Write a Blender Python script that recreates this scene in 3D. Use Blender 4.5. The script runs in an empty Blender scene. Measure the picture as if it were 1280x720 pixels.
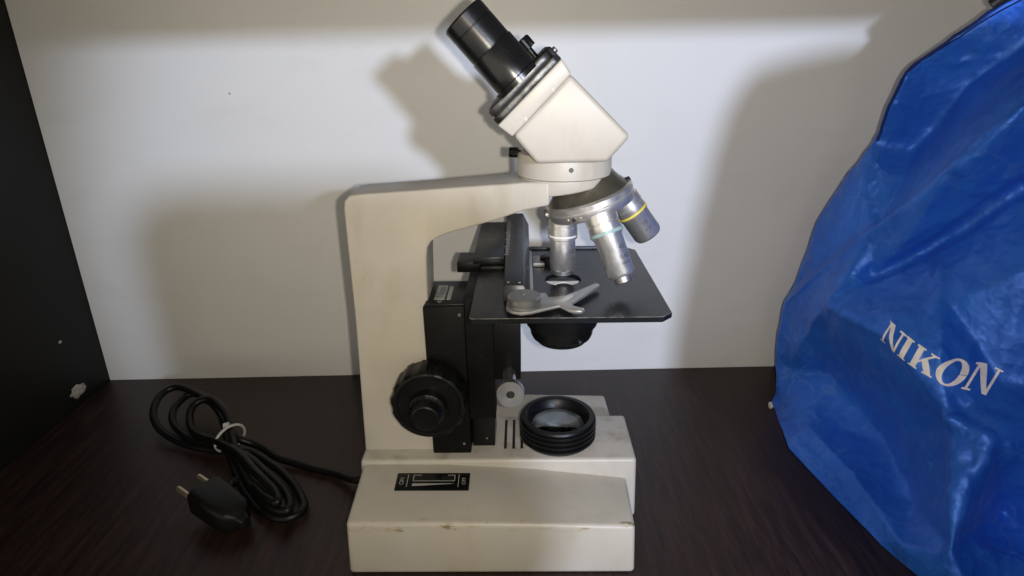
import bpy, bmesh, math, random
from mathutils import Vector, Matrix, noise
from mathutils.bvhtree import BVHTree
random.seed(7)
sc = bpy.context.scene
S = 0.001                                    # everything below is in millimetres
R = math.radians

# ------------------------------------------------------------------ camera
cd = bpy.data.cameras.new('camera'); cam = bpy.data.objects.new('camera', cd)
sc.collection.objects.link(cam); sc.camera = cam
cd.sensor_width = 36.0; cd.lens = 790 / 1280 * 36.0
cd.clip_start = 0.004; cd.clip_end = 60
TH, RO = R(20.8), R(1.2)
fw = Vector((0, math.cos(TH), -math.sin(TH))); u0 = Vector((0, math.sin(TH), math.cos(TH))); r0 = Vector((1, 0, 0))
rt = math.cos(RO) * r0 - math.sin(RO) * u0; up = math.cos(RO) * u0 + math.sin(RO) * r0
cam.matrix_world = Matrix((( rt.x, up.x, -fw.x, 0), (rt.y, up.y, -fw.y, 0), (rt.z, up.z, -fw.z, .35), (0, 0, 0, 1)))

# ------------------------------------------------------------------ world, lamps, exposure
w = bpy.data.worlds.new('World'); sc.world = w; w.use_nodes = True
bg = w.node_tree.nodes['Background']
wn = w.node_tree; wt = wn.nodes.new('ShaderNodeTexCoord'); wx = wn.nodes.new('ShaderNodeSeparateXYZ'); wr = wn.nodes.new('ShaderNodeValToRGB')
wn.links.new(wt.outputs['Generated'], wx.inputs[0]); wn.links.new(wx.outputs[2], wr.inputs[0]); wn.links.new(wr.outputs[0], bg.inputs[0])
wr.color_ramp.elements[0].position = .04; wr.color_ramp.elements[0].color = (1.0, .915, .745, 1)            # dim warm room, darker towards its ceiling
wr.color_ramp.elements[1].position = .42; wr.color_ramp.elements[1].color = (.20, .184, .15, 1)
bg.inputs[1].default_value = 0.98
def point_lamp(name, loc, radius, watt, col):
    l = bpy.data.lights.new(name, 'POINT'); l.energy = watt; l.color = col; l.shadow_soft_size = radius * S
    o = bpy.data.objects.new(name, l); o.location = Vector(loc) * S; sc.collection.objects.link(o); return o
def spot_lamp(name, loc, target, cone, blend, radius, watt, col):
    o = point_lamp(name, loc, radius, watt, col); l = o.data; l.type = 'SPOT'; l = o.data
    l.spot_size = R(cone); l.spot_blend = blend; l.shadow_soft_size = radius * S; l.energy = watt
    o.rotation_euler = (Vector(target) - Vector(loc)).to_track_quat('-Z', 'Y').to_euler(); return o
spot_lamp('phone_flash', (18, -2.5, 349), (40, 600, 175), 140, 1.0, 3.5, 4.6, (1.0, .905, .745))
spot_lamp('torch_light', (430, -790, 525), (95, 650, 205), 40, .40, 40, 52.0, (.66, .755, 1.0))
sc.view_settings.view_transform = 'Standard'; sc.view_settings.look = 'None'
sc.view_settings.exposure = 0.08; sc.view_settings.gamma = 1.0

# ------------------------------------------------------------------ material helpers
def nt_of(name):
    m = bpy.data.materials.new(name); m.use_nodes = True
    n = m.node_tree; return m, n, n.nodes['Principled BSDF']
def N(n, t, **kw):
    x = n.nodes.new(t)
    for k, v in kw.items(): setattr(x, k, v)
    return x
def noise_tex(n, scale, detail=4, rough=.55, stretch=None, coord='Object', off=None):
    tc = N(n, 'ShaderNodeTexCoord'); t = N(n, 'ShaderNodeTexNoise')
    t.inputs['Scale'].default_value = scale; t.inputs['Detail'].default_value = detail; t.inputs['Roughness'].default_value = rough
    mp = N(n, 'ShaderNodeMapping')
    if stretch: mp.inputs['Scale'].default_value = stretch
    if off: mp.inputs['Location'].default_value = off
    n.links.new(tc.outputs[coord], mp.inputs[0]); n.links.new(mp.outputs[0], t.inputs['Vector'])
    return t
def ramp(n, src, a, b, ca=(0, 0, 0, 1), cb=(1, 1, 1, 1)):
    r = N(n, 'ShaderNodeValToRGB'); e = r.color_ramp.elements
    e[0].position = a; e[1].position = b; e[0].color = ca; e[1].color = cb
    n.links.new(src, r.inputs[0]); return r.outputs[0]
def mixc(n, fac, a, b):
    m = N(n, 'ShaderNodeMix', data_type='RGBA')
    if isinstance(fac, float): m.inputs[0].default_value = fac
    else: n.links.new(fac, m.inputs[0])
    for i, v in ((6, a), (7, b)):
        if isinstance(v, tuple): m.inputs[i].default_value = (*v[:3], 1)
        else: n.links.new(v, m.inputs[i])
    return m.outputs[2]
def mul(n, a, b):
    m = N(n, 'ShaderNodeMath', operation='MULTIPLY')
    for i, v in ((0, a), (1, b)):
        if isinstance(v, (int, float)): m.inputs[i].default_value = v
        else: n.links.new(v, m.inputs[i])
    return m.outputs[0]
def bump(n, bs, src, strength, dist):
    b = N(n, 'ShaderNodeBump'); b.inputs['Strength'].default_value = strength; b.inputs['Distance'].default_value = dist
    n.links.new(src, b.inputs['Height'])
    n.links.new(b.outputs[0], bs.inputs['Normal']); return b
def mat(name, col, rough, metal=0.0, var=.12, vscale=60, bscale=600, bst=.12, dust=0.0, dustcol=(.25, .24, .22), spec=.5, rvar=.08):
    m, n, bs = nt_of(name)
    t = noise_tex(n, vscale, 6)
    d = tuple(c * (1 - var) for c in col); l = tuple(min(1, c * (1 + var)) for c in col)
    c = mixc(n, ramp(n, t.outputs[0], .3, .7), d, l)
    if dust:
        q = noise_tex(n, 900, 3); q2 = noise_tex(n, 45, 3)
        c = mixc(n, mul(n, mul(n, ramp(n, q.outputs[0], .66, .74), ramp(n, q2.outputs[0], .4, .62)), dust), c, dustcol)
    n.links.new(c, bs.inputs['Base Color'])
    rr = N(n, 'ShaderNodeMapRange'); rr.inputs[3].default_value = max(.03, rough - rvar); rr.inputs[4].default_value = rough + rvar
    n.links.new(t.outputs[0], rr.inputs[0]); n.links.new(rr.outputs[0], bs.inputs['Roughness'])
    bs.inputs['Metallic'].default_value = metal; bs.inputs['Specular IOR Level'].default_value = spec
    if bst:
        t2 = noise_tex(n, bscale, 3); bump(n, bs, t2.outputs[0], bst, .0004)
    return m

def cream_paint(name, wear=False):
    m, n, bs = nt_of(name)
    t = noise_tex(n, 22, 6, .6); t2 = noise_tex(n, 9, 3)
    c = mixc(n, ramp(n, t.outputs[0], .3, .72), (.455, .424, .378), (.52, .486, .436))
    c = mixc(n, mul(n, ramp(n, t2.outputs[0], .5, .75), .35), c, (.43, .395, .315))
    sp = noise_tex(n, 420, 2); sp2 = noise_tex(n, 60, 2)                       # specks and small nicks in the paint
    c = mixc(n, mul(n, ramp(n, sp.outputs[0], .735, .76), ramp(n, sp2.outputs[0], .5, .6)), c, (.13, .10, .07))
    sm = noise_tex(n, 34, 4, .6, (1, 1, .35))                                    # greasy smears
    c = mixc(n, mul(n, ramp(n, sm.outputs[0], .57, .72), .36), c, (.34, .30, .22))
    ye = noise_tex(n, 13, 3, .5, None, 'Object', (.7, .1, .4)); c = mixc(n, mul(n, ramp(n, ye.outputs[0], .48, .68), .30), c, (.46, .41, .28))
    sx2 = noise_tex(n, 160, 4, .6, (1, .25, 1)); c = mixc(n, mul(n, ramp(n, sx2.outputs[0], .66, .74), .22), c, (.36, .33, .27))
    if wear:                                                                   # chips along the front top edge of the base
        tc = N(n, 'ShaderNodeTexCoord'); sx = N(n, 'ShaderNodeSeparateXYZ'); n.links.new(tc.outputs['Object'], sx.inputs[0])
        def band(sock, lo, hi, soft):
            a = N(n, 'ShaderNodeMapRange', interpolation_type='SMOOTHSTEP'); a.inputs[1].default_value = lo - soft; a.inputs[2].default_value = lo + soft
            b = N(n, 'ShaderNodeMapRange', interpolation_type='SMOOTHSTEP'); b.inputs[1].default_value = hi + soft; b.inputs[2].default_value = hi - soft
            n.links.new(sock, a.inputs[0]); n.links.new(sock, b.inputs[0]); return mul(n, a.outputs[0], b.outputs[0])
        ch = noise_tex(n, 120, 6, .7, (.7, 1, 1.8)); reg = noise_tex(n, 16, 2, .5, None, 'Object', (.31, .2, .1))
        e = mul(n, band(sx.outputs[2], .0365, .0435, .0018), band(sx.outputs[1], -.0935, -.084, .001))
        f = mul(n, mul(n, e, ramp(n, ch.outputs[0], .585, .62)), ramp(n, reg.outputs[0], .46, .56))
        c = mixc(n, f, c, (.085, .07, .05))
        g = mul(n, mul(n, e, ramp(n, ch.outputs[0], .53, .60)), .45)
        c = mixc(n, g, c, (.40, .30, .17))
        gr = noise_tex(n, 50, 5, .65)                                           # grime where the parts meet the base
        h = mul(n, mul(n, band(sx.outputs[2], .0535, .0545, .0006), ramp(n, gr.outputs[0], .5, .68)), .55)
        c = mixc(n, h, c, (.22, .17, .10))
    n.links.new(c, bs.inputs['Base Color'])
    rr = N(n, 'ShaderNodeMapRange'); rr.inputs[3].default_value = .30; rr.inputs[4].default_value = .52
    n.links.new(t.outputs[0], rr.inputs[0]); n.links.new(rr.outputs[0], bs.inputs['Roughness'])
    b = noise_tex(n, 1400, 3); bump(n, bs, b.outputs[0], .10, .0003)
    return m

def wood_mat():
    m, n, bs = nt_of('dark_wenge_laminate')
    a = noise_tex(n, 26, 7, .65, (7.0, .55, 1)); b = noise_tex(n, 90, 5, .6, (9.0, .30, 1)); c0 = noise_tex(n, 5, 3)
    c = mixc(n, ramp(n, a.outputs[0], .36, .66), (.0100, .0056, .0048), (.042, .0215, .0170))
    c = mixc(n, mul(n, ramp(n, b.outputs[0], .50, .66), .75), c, (.0045, .0030, .0030))
    c = mixc(n, mul(n, ramp(n, c0.outputs[0], .4, .7), .35), c, (.036, .017, .015))
    sp = noise_tex(n, 330, 2); c = mixc(n, mul(n, ramp(n, sp.outputs[0], .755, .77), .5), c, (.10, .09, .085))   # dust
    n.links.new(c, bs.inputs['Base Color'])
    rr = N(n, 'ShaderNodeMapRange'); rr.inputs[3].default_value = .36; rr.inputs[4].default_value = .52
    n.links.new(a.outputs[0], rr.inputs[0]); n.links.new(rr.outputs[0], bs.inputs['Roughness'])
    bs.inputs['Specular IOR Level'].default_value = .4
    bump(n, bs, b.outputs[0], .25, .0004); return m

def wall_mat():
    m, n, bs = nt_of('white_melamine_wall')
    t = noise_tex(n, 5, 4); t2 = noise_tex(n, 1500, 2)
    c = mixc(n, ramp(n, t.outputs[0], .3, .7), (.74, .735, .71), (.79, .785, .765))
    sm = noise_tex(n, 11, 5, .65, (1, 1, 2)); c = mixc(n, mul(n, ramp(n, sm.outputs[0], .55, .78), .30), c, (.63, .615, .575))   # faint smudges
    tc = N(n, 'ShaderNodeTexCoord')                                             # one small dark fleck
    for p, r_ in (((-.2733, .650, .3135), .0008),):
        d = N(n, 'ShaderNodeVectorMath', operation='DISTANCE'); d.inputs[1].default_value = p
        n.links.new(tc.outputs['Object'], d.inputs[0])
        k = N(n, 'ShaderNodeMapRange'); k.inputs[1].default_value = r_ * 1.5; k.inputs[2].default_value = r_ * .6
        n.links.new(d.outputs['Value'], k.inputs[0]); c = mixc(n, k.outputs[0], c, (.16, .15, .16))
    n.links.new(c, bs.inputs['Base Color']); bs.inputs['Roughness'].default_value = .55
    bump(n, bs, t2.outputs[0], .06, .0003); return m

def nylon_mat():
    m, n, bs = nt_of('blue_nylon')
    t = noise_tex(n, 14, 5, .6); sc_ = noise_tex(n, 60, 6, .7, (1, 1, .5)); wp = noise_tex(n, 18, 4, .6)
    tcw = N(n, 'ShaderNodeTexCoord'); sb = N(n, 'ShaderNodeVectorMath', operation='SCALE'); sb.inputs['Scale'].default_value = .045; n.links.new(wp.outputs['Color'], sb.inputs[0])
    ad = N(n, 'ShaderNodeVectorMath', operation='ADD'); n.links.new(tcw.outputs['Object'], ad.inputs[0]); n.links.new(sb.outputs[0], ad.inputs[1])
    def voro(scale, feat):
        v = N(n, 'ShaderNodeTexVoronoi', feature=feat); v.inputs['Scale'].default_value = scale; n.links.new(ad.outputs[0], v.inputs['Vector']); return v.outputs['Distance']
    c = mixc(n, ramp(n, t.outputs[0], .3, .7), (.011, .100, .55), (.028, .175, .76))
    c = mixc(n, mul(n, ramp(n, sc_.outputs[0], .58, .76), .34), c, (.13, .30, .70))            # scuffed, dusty places, with pale sheen painted into the colour
    fade = noise_tex(n, 9, 3)
    c = mixc(n, mul(n, mul(n, ramp(n, voro(34, 'DISTANCE_TO_EDGE'), .0, .045, (1, 1, 1, 1), (0, 0, 0, 1)), ramp(n, fade.outputs[0], .42, .62)), .30), c, (.18, .34, .72))   # pale crease lines
    n.links.new(c, bs.inputs['Base Color'])
    bs.inputs['Roughness'].default_value = .47; bs.inputs['Metallic'].default_value = .30; bs.inputs['Specular IOR Level'].default_value = .5
    bs.inputs['Sheen Weight'].default_value = .18; bs.inputs['Sheen Roughness'].default_value = .4; bs.inputs['Sheen Tint'].default_value = (.2, .4, 1, 1)
    tc = N(n, 'ShaderNodeTexCoord')
    wv = N(n, 'ShaderNodeTexWave', bands_direction='Z'); wv.inputs['Scale'].default_value = 420; n.links.new(tc.outputs['Object'], wv.inputs[0])
    b1 = N(n, 'ShaderNodeBump'); b1.inputs['Strength'].default_value = .05; b1.inputs['Distance'].default_value = .0003; n.links.new(wv.outputs[1], b1.inputs['Height'])
    b2 = N(n, 'ShaderNodeBump'); b2.inputs['Strength'].default_value = .40; b2.inputs['Distance'].default_value = .010
    hs = N(n, 'ShaderNodeMath', operation='MULTIPLY_ADD'); hs.inputs[1].default_value = .35; n.links.new(voro(58, 'F1'), hs.inputs[0]); n.links.new(voro(21, 'F1'), hs.inputs[2])
    n.links.new(hs.outputs[0], b2.inputs['Height']); n.links.new(b1.outputs[0], b2.inputs['Normal'])
    n.links.new(b2.outputs[0], bs.inputs['Normal'])
    return m

M = dict(
    cream=cream_paint('cream_paint'), base=cream_paint('cream_paint_base', True),
    black=mat('black_enamel', (.0033, .0033, .0035), .48, var=.25, dust=.22, bst=.15, spec=.16),
    stage=mat('black_stage_lacquer', (.010, .0115, .0135), .27, var=.2, dust=.3, vscale=30, bst=.06, spec=.3),
    rubber=mat('black_plastic', (.0045, .0045, .0048), .38, var=.25, dust=.25, bst=.1, spec=.26),
    worn=mat('worn_black_metal', (.09, .09, .09), .38, .75, var=.75, vscale=110, bst=.25),
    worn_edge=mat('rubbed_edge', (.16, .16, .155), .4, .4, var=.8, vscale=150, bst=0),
    chrome=mat('satin_chrome', (.80, .785, .775), .33, .88, var=.07, vscale=200, bst=.04),
    steel=mat('grey_steel', (.30, .30, .30), .42, .85, var=.1, bst=.06),
    clip=mat('grey_enamelled_clip', (.40, .40, .395), .36, .65, var=.12, bst=.08),
    silver=mat('knurled_aluminium', (.66, .66, .66), .36, 1.0, var=.1, bst=.1),
    olive=mat('dark_olive_metal', (.20, .185, .145), .36, .8, var=.25, bst=.1),
    bar=mat('dark_blue_grey_anodised', (.030, .034, .042), .34, .35, var=.15, bst=.06),
    white=mat('white_enamel_and_reflection', (.80, .80, .78), .4, bst=0),
    teal=mat('teal_enamel', (.30, .44, .43), .4, bst=0), yellow=mat('yellow_enamel', (.72, .60, .07), .4, bst=0),
    ink=mat('dark_ink', (.05, .05, .06), .6, bst=0), print=mat('white_print', (.36, .36, .34), .6, var=.2, vscale=400, bst=0),
    label=mat('silver_label', (.36, .36, .33), .4, .5, var=.2, bst=0),
    slot=mat('slot_black', (.006, .006, .006), .7, bst=0),
    frost=mat('frosted_reflector', (.20, .21, .21), .30, .8, bst=0), paper=mat('white_paper', (.6,.6,.58), .8, bst=0),
    tube=mat('black_eyepiece_enamel', (.006, .006, .007), .24, var=.25, dust=.2, bst=.05, spec=.6),
    brass=mat('brass_pin', (.78, .68, .50), .34, .9, bst=.05),
    cord=mat('black_pvc', (.005, .005, .0055), .40, var=.2, dust=.2, bst=.08, spec=.3),
    tie=mat('white_nylon_tie', (.55, .55, .54), .45, bst=0),
    panel=mat('black_brown_laminate', (.0042, .0042, .0041), .55, var=.25, vscale=18, bscale=350, bst=.2, dust=.3, dustcol=(.05, .05, .05), spec=.28),
    chip=mat('bare_chipboard', (.42, .39, .36), .9, var=.35, vscale=300, bst=.6, bscale=300),
    shelf=mat('shelf_laminate', (.30, .28, .25), .6, bst=0),
    wood=wood_mat(), wall=wall_mat(), nylon=nylon_mat(),
    piping=mat('dark_blue_piping', (.006, .02, .14), .5, bst=.1),
    logo=mat('silver_print', (.86, .83, .85), .5, var=.10, vscale=180, bst=.2, bscale=500),
    hide=mat('black_strap', (.012, .011, .012), .5, bst=.1),
    shadow_blocker=mat('blocker_shell', (.02, .02, .02), .5, bst=0),
)
gl, gn, gb = nt_of('lens_glass'); gb.inputs['Transmission Weight'].default_value = 1; gb.inputs['Roughness'].default_value = .02; gb.inputs['IOR'].default_value = 1.5
gb.inputs['Base Color'].default_value = (.92, .95, .95, 1); M['glass'] = gl
dk, dn, db = nt_of('dark_blocker_face'); db.inputs['Base Color'].default_value = (.01, .01, .01, 1); db.inputs['Roughness'].default_value = .1; M['blocker_face'] = dk

# ------------------------------------------------------------------ mesh helpers
def finish(bm, name, m, parent=None, bevel=0.0, seg=2, ang=32, smooth=True, loc=None, mats=None):
    bmesh.ops.recalc_face_normals(bm, faces=bm.faces)
    if bevel:
        es = [e for e in bm.edges if len(e.link_faces) == 2 and e.calc_face_angle(0) > R(ang)]
        bmesh.ops.bevel(bm, geom=es, offset=bevel, segments=seg, profile=.5, affect='EDGES', clamp_overlap=True)
    for f in bm.faces: f.smooth = smooth
    for e in bm.edges:
        if len(e.link_faces) == 2 and e.calc_face_angle(0) > R(40): e.smooth = False
    bmesh.ops.scale(bm, vec=(S, S, S), verts=bm.verts)
    me = bpy.data.meshes.new(name); bm.to_mesh(me); bm.free()
    for x in (mats or [m]): me.materials.append(M[x])
    o = bpy.data.objects.new(name, me); sc.collection.objects.link(o)
    if parent: o.parent = parent
    if loc: o.location = Vector(loc) * S
    return o
def box(bm, a, b):
    (x0, y0, z0), (x1, y1, z1) = a, b
    v = [bm.verts.new(p) for p in ((x0, y0, z0), (x1, y0, z0), (x1, y1, z0), (x0, y1, z0), (x0, y0, z1), (x1, y0, z1), (x1, y1, z1), (x0, y1, z1))]
    for q in ((0, 3, 2, 1), (4, 5, 6, 7), (0, 1, 5, 4), (1, 2, 6, 5), (2, 3, 7, 6), (3, 0, 4, 7)): bm.faces.new([v[i] for i in q])
    return v
def hexa(bm, pts):
    v = [bm.verts.new(p) for p in pts]
    for q in ((0, 3, 2, 1), (4, 5, 6, 7), (0, 1, 5, 4), (1, 2, 6, 5), (2, 3, 7, 6), (3, 0, 4, 7)): bm.faces.new([v[i] for i in q])
def prism_y(bm, poly, y0, y1):
    a = [bm.verts.new((x, y0, z)) for x, z in poly]; b = [bm.verts.new((x, y1, z)) for x, z in poly]
    bm.faces.new(a); bm.faces.new(b[::-1]); n = len(poly)
    for i in range(n): bm.faces.new((a[i], b[i], b[(i + 1) % n], a[(i + 1) % n]))
def prism_z(bm, poly, z0, z1):
    a = [bm.verts.new((x, y, z0)) for x, y in poly]; b = [bm.verts.new((x, y, z1)) for x, y in poly]
    bm.faces.new(a[::-1]); bm.faces.new(b); n = len(poly)
    for i in range(n): bm.faces.new((a[i], a[(i + 1) % n], b[(i + 1) % n], b[i]))
def frame(origin, axis, hint=(0, 1, 0)):
    a = Vector(axis).normalized(); h = Vector(hint); x = h.cross(a)
    if x.length < 1e-4: x = Vector((1, 0, 0)).cross(a)
    x.normalize(); y = a.cross(x)
    m = Matrix((x, y, a)).transposed().to_4x4(); m.translation = Vector(origin); return m
def lathe(bm, prof, mtx=None, n=48, knurl=0, kamp=0.0, krange=(0, 0)):
    """prof: (r, z) pairs; r = 0 closes the end; knurl cuts grooves for profile indices krange"""
    rings = []
    for i, (r, z) in enumerate(prof):
        if r <= 1e-6:
            p = Vector((0, 0, z)); rings.append([bm.verts.new(mtx @ p if mtx else p)]); continue
        ring = []
        for k in range(n):
            a = 2 * math.pi * k / n; rr = r
            if knurl and krange[0] <= i <= krange[1]: rr = r + (kamp if (k * knurl // n) % 2 == 0 else -kamp)
            p = Vector((rr * math.cos(a), rr * math.sin(a), z)); ring.append(bm.verts.new(mtx @ p if mtx else p))
        rings.append(ring)
    for A, B in zip(rings, rings[1:]):
        if len(A) == 1 and len(B) == 1: continue
        for k in range(n):
            j = (k + 1) % n
            if len(A) == 1: bm.faces.new((A[0], B[k], B[j]))
            elif len(B) == 1: bm.faces.new((A[k], A[j], B[0]))
            else: bm.faces.new((A[k], A[j], B[j], B[k]))
def catmull(pts, n=8, closed=False):
    P = [Vector(p) for p in pts]; out = []
    m = len(P) if closed else len(P) - 1
    for i in range(m):
        g = (lambda k: P[k % len(P)]) if closed else (lambda k: P[max(0, min(len(P) - 1, k))])
        a, b, c, d = g(i - 1), g(i), g(i + 1), g(i + 2)
        for s in range(n):
            t = s / n
            out.append(.5 * ((2 * b) + (c - a) * t + (2 * a - 5 * b + 4 * c - d) * t * t + (3 * b - a - 3 * c + d) * t ** 3))
    if not closed: out.append(P[-1])
    return out
def tube(bm, pts, r, n=10, closed=False):
    rings = []; up_ = Vector((0, 0, 1)); L = len(pts)
    t0 = (pts[1] - pts[0]).normalized(); nrm = up_.cross(t0)
    if nrm.length < .01: nrm = Vector((1, 0, 0)).cross(t0)
    nrm.normalize()
    for i, p in enumerate(pts):
        t = (pts[min(L - 1, i + 1)] - pts[max(0, i - 1)])
        if closed: t = pts[(i + 1) % L] - pts[i - 1]
        t.normalize(); nrm = (nrm - t * nrm.dot(t)).normalized(); bn = t.cross(nrm)
        rad = r(i / (L - 1)) if callable(r) else r
        rings.append([bm.verts.new(p + rad * (math.cos(2 * math.pi * k / n) * nrm + math.sin(2 * math.pi * k / n) * bn)) for k in range(n)])
    pairs = list(zip(rings, rings[1:])) + ([(rings[-1], rings[0])] if closed else [])
    for A, B in pairs:
        for k in range(n): bm.faces.new((A[k], A[(k + 1) % n], B[(k + 1) % n], B[k]))
    if not closed: bm.faces.new(rings[0][::-1]); bm.faces.new(rings[-1])
def text_bm(s, size):
    c = bpy.data.curves.new('t', 'FONT'); c.body = s; c.size = size; c.align_x = 'CENTER'; c.align_y = 'CENTER'
    o = bpy.data.objects.new('t', c); sc.collection.objects.link(o)
    me = bpy.data.meshes.new_from_object(o.evaluated_get(bpy.context.evaluated_depsgraph_get()))
    bm = bmesh.new(); bm.from_mesh(me); bpy.data.meshes.remove(me); bpy.data.objects.remove(o); bpy.data.curves.remove(c)
    return bm
def lettering(s, size, mtx, m, parent, wrap=None):
    bm = text_bm(s, size)
    if wrap:
        bmesh.ops.triangulate(bm, faces=bm.faces)
        bmesh.ops.subdivide_edges(bm, edges=[e for e in bm.edges if e.calc_length() > .8], cuts=2)
    for v in bm.verts:
        p = v.co.copy()
        if wrap: p = Vector((wrap * math.sin(p.x / wrap), p.y, wrap * math.cos(p.x / wrap)))
        v.co = mtx @ p
    o = finish(bm, 'lettering', m, parent, smooth=False); return o
def thing(name, label, cat, loc=(0, 0, 0), rz=0.0, group=None):
    o = bpy.data.objects.new(name, None); sc.collection.objects.link(o); o.empty_display_size = .02
    o.location = Vector(loc) * S; o.rotation_euler = (0, 0, rz); o['label'] = label; o['category'] = cat
    if group: o['group'] = group
    return o
def structure(o): o['kind'] = 'structure'; return o

# ------------------------------------------------------------------ the setting: desk, back wall, cabinet side and shelf
bm = bmesh.new(); box(bm, (-467.5, -420, -25), (1150, 649.5, 0)); structure(finish(bm, 'desk', 'wood', bevel=.6, seg=1))
bm = bmesh.new(); box(bm, (-467.5, 650, -25), (1150, 668, 402)); structure(finish(bm, 'wall', 'wall'))
bm = bmesh.new(); box(bm, (-486, 250, -25), (-468, 668, 402)); pnl = structure(finish(bm, 'cabinet_side', 'panel', bevel=.5, seg=1))
bm = bmesh.new(); box(bm, (-486, 297, 402.6), (1150, 668, 420)); structure(finish(bm, 'cabinet_shelf', 'shelf', bevel=.5, seg=1))
bm = bmesh.new()                                                              # broken-out chipboard spot low on the side
bmesh.ops.create_icosphere(bm, subdivisions=3, radius=1)
for v in bm.verts:
    k = 1 + .45 * noise.noise(v.co * 1.7) + .25 * noise.noise(v.co * 4.5)
    v.co = Vector((v.co.x * 2.2 * k, v.co.y * 11 * k, v.co.z * 6.5 * k)) + Vector((-467.8, 598, 16))
finish(bm, 'chipped_spot', 'chip', pnl)
bm = bmesh.new(); bmesh.ops.create_icosphere(bm, subdivisions=2, radius=1)
for v in bm.verts: v.co = Vector((v.co.x, v.co.y * 2.4, v.co.z * 1.6)) + Vector((-468, 594, 75))
finish(bm, 'chipped_spot', 'chip', pnl)

# ------------------------------------------------------------------ microscope
mic = thing('microscope', 'cream and black binocular microscope standing in the middle of the dark desk', 'microscope', (36, 438, 0), R(-1.3))
# base: low central block with a sloped wing on each side
bm = bmesh.new()
hexa(bm, [(-157, -33, .3), (58.5, -33, .3), (58.5, 33, .3), (-157, 33, .3), (-155.5, -31.5, 54), (57.5, -31.5, 54), (57.5, 31.5, 54), (-155.5, 31.5, 54)])
bmesh.ops.recalc_face_normals(bm, faces=bm.faces)
for s in (-1, 1):
    X = (-154.5, -86, -20, 48.7); Xt = (-153, -86, -20, 47.6)
    zo = (43.6, 43, 41.8, 40.0); zi = (51, 50.6, 45.8, 36.5)
    xi = (-153.5, -86, -20, 50.5)
    rows = []
    for i in range(4):
        rows.append([bm.verts.new(p) for p in ((X[i], s * 90.5, .3), (Xt[i], s * 88.5, zo[i]), (xi[i], s * 29, zi[i]), (xi[i], s * 29, .3))])
    for A, B in zip(rows, rows[1:]):
        for k in range(4): bm.faces.new((A[k], A[(k + 1) % 4], B[(k + 1) % 4], B[k]))
    bm.faces.new(rows[0]); bm.faces.new(rows[-1][::-1])
base = finish(bm, 'base', 'base', mic, bevel=3.0, seg=4, ang=28)
for x in (-43.6, -37.0, -30.5):
    bm = bmesh.new(); box(bm, (x - 1.1, -17, 53.2), (x + 1.1, 24, 54.15)); finish(bm, 'vent_slot', 'slot', base)
# switch plate on the near wing
sl = Vector((0, 59.5, 7.6)).normalized(); xw = Vector((1, 0, -.006)).normalized(); nz = xw.cross(sl).normalized()
sm = Matrix((xw, sl, nz)).transposed().to_4x4(); sm.translation = Vector((-97, -50.3, 48.15)) + nz * .35
def plate_box(bm, a, b): 
    vs = box(bm, a, b)
    for v in vs: v.co = sm @ v.co
bm = bmesh.new(); plate_box(bm, (-27.5, -8.6, -.4), (27.5, 8.6, .7)); sw = finish(bm, 'switch_plate', 'rubber', mic, bevel=.4, seg=2)
bm = bmesh.new()
for a, b in (((-15, 5.9), (-9, 6.4)), ((11, 5.9), (16.5, 6.4)), ((-15, .1), (16.5, .6)), ((-15, .1), (-14.4, 6.4)), ((15.9, .1), (16.5, 6.4)), ((-19.2, -5.6), (-18.7, 6.6)), ((19, -5.6), (19.5, 6.6))):
    plate_box(bm, (a[0], a[1], .6), (b[0], b[1], .82))
v = [bm.verts.new(sm @ Vector(p)) for p in ((-15, -5.0, .85), (16, -2.6, .85), (16, -2.3, .85), (-15, -2.3, .85))]; bm.faces.new(v)
finish(bm, 'scale_marking', 'print', sw, smooth=False)
bm = bmesh.new(); plate_box(bm, (-13.5, 1.0, .5), (15, 5.6, .9)); finish(bm, 'slider_slot', 'slot', sw)
bm = bmesh.new(); plate_box(bm, (2, 1.4, .5), (6.4, 5.2, 2.6)); finish(bm, 'slider', 'rubber', sw, bevel=.5)
lettering('ON', 4.6, sm @ Matrix.Translation((-23, 0, .95)) @ Matrix.Rotation(R(90), 4, 'Z'), 'print', sw)
lettering('OFF', 4.0, sm @ Matrix.Translation((23.4, 0, .95)) @ Matrix.Rotation(R(90), 4, 'Z'), 'print', sw)
# field lens collar
bm = bmesh.new()
pr = [(0, 54.05), (27.5, 54.05), (28.5, 55.5)]
for i in range(4):
    z = 56.5 + i * 4.2; pr += [(29.6, z), (30.6, z + 1.0), (30.6, z + 2.4), (28.6, z + 3.1), (28.6, z + 3.9)]
pr += [(30, 73.2), (29.2, 74.6), (25.5, 74.8), (24, 73.6), (22, 68), (21.2, 66), (0, 66)]
lathe(bm, pr, Matrix.Translation((-1.5, -.5, 0)), 72)
fl = finish(bm, 'field_lens_collar', 'rubber', mic)
bm = bmesh.new(); lathe(bm, [(0, 66.6), (20, 66.3), (20.6, 66.1)], Matrix.Translation((-1.5, -.5, 0)), 48); finish(bm, 'reflector', 'frost', fl)
bm = bmesh.new(); lathe(bm, [(0, 72.5), (6, 72.2), (12, 71.0), (17, 69.2), (20.4, 67.4), (20.4, 66.9), (0, 66.9)], Matrix.Translation((-1.5, -.5, 0)), 48); finish(bm, 'lens', 'glass', fl)
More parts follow.
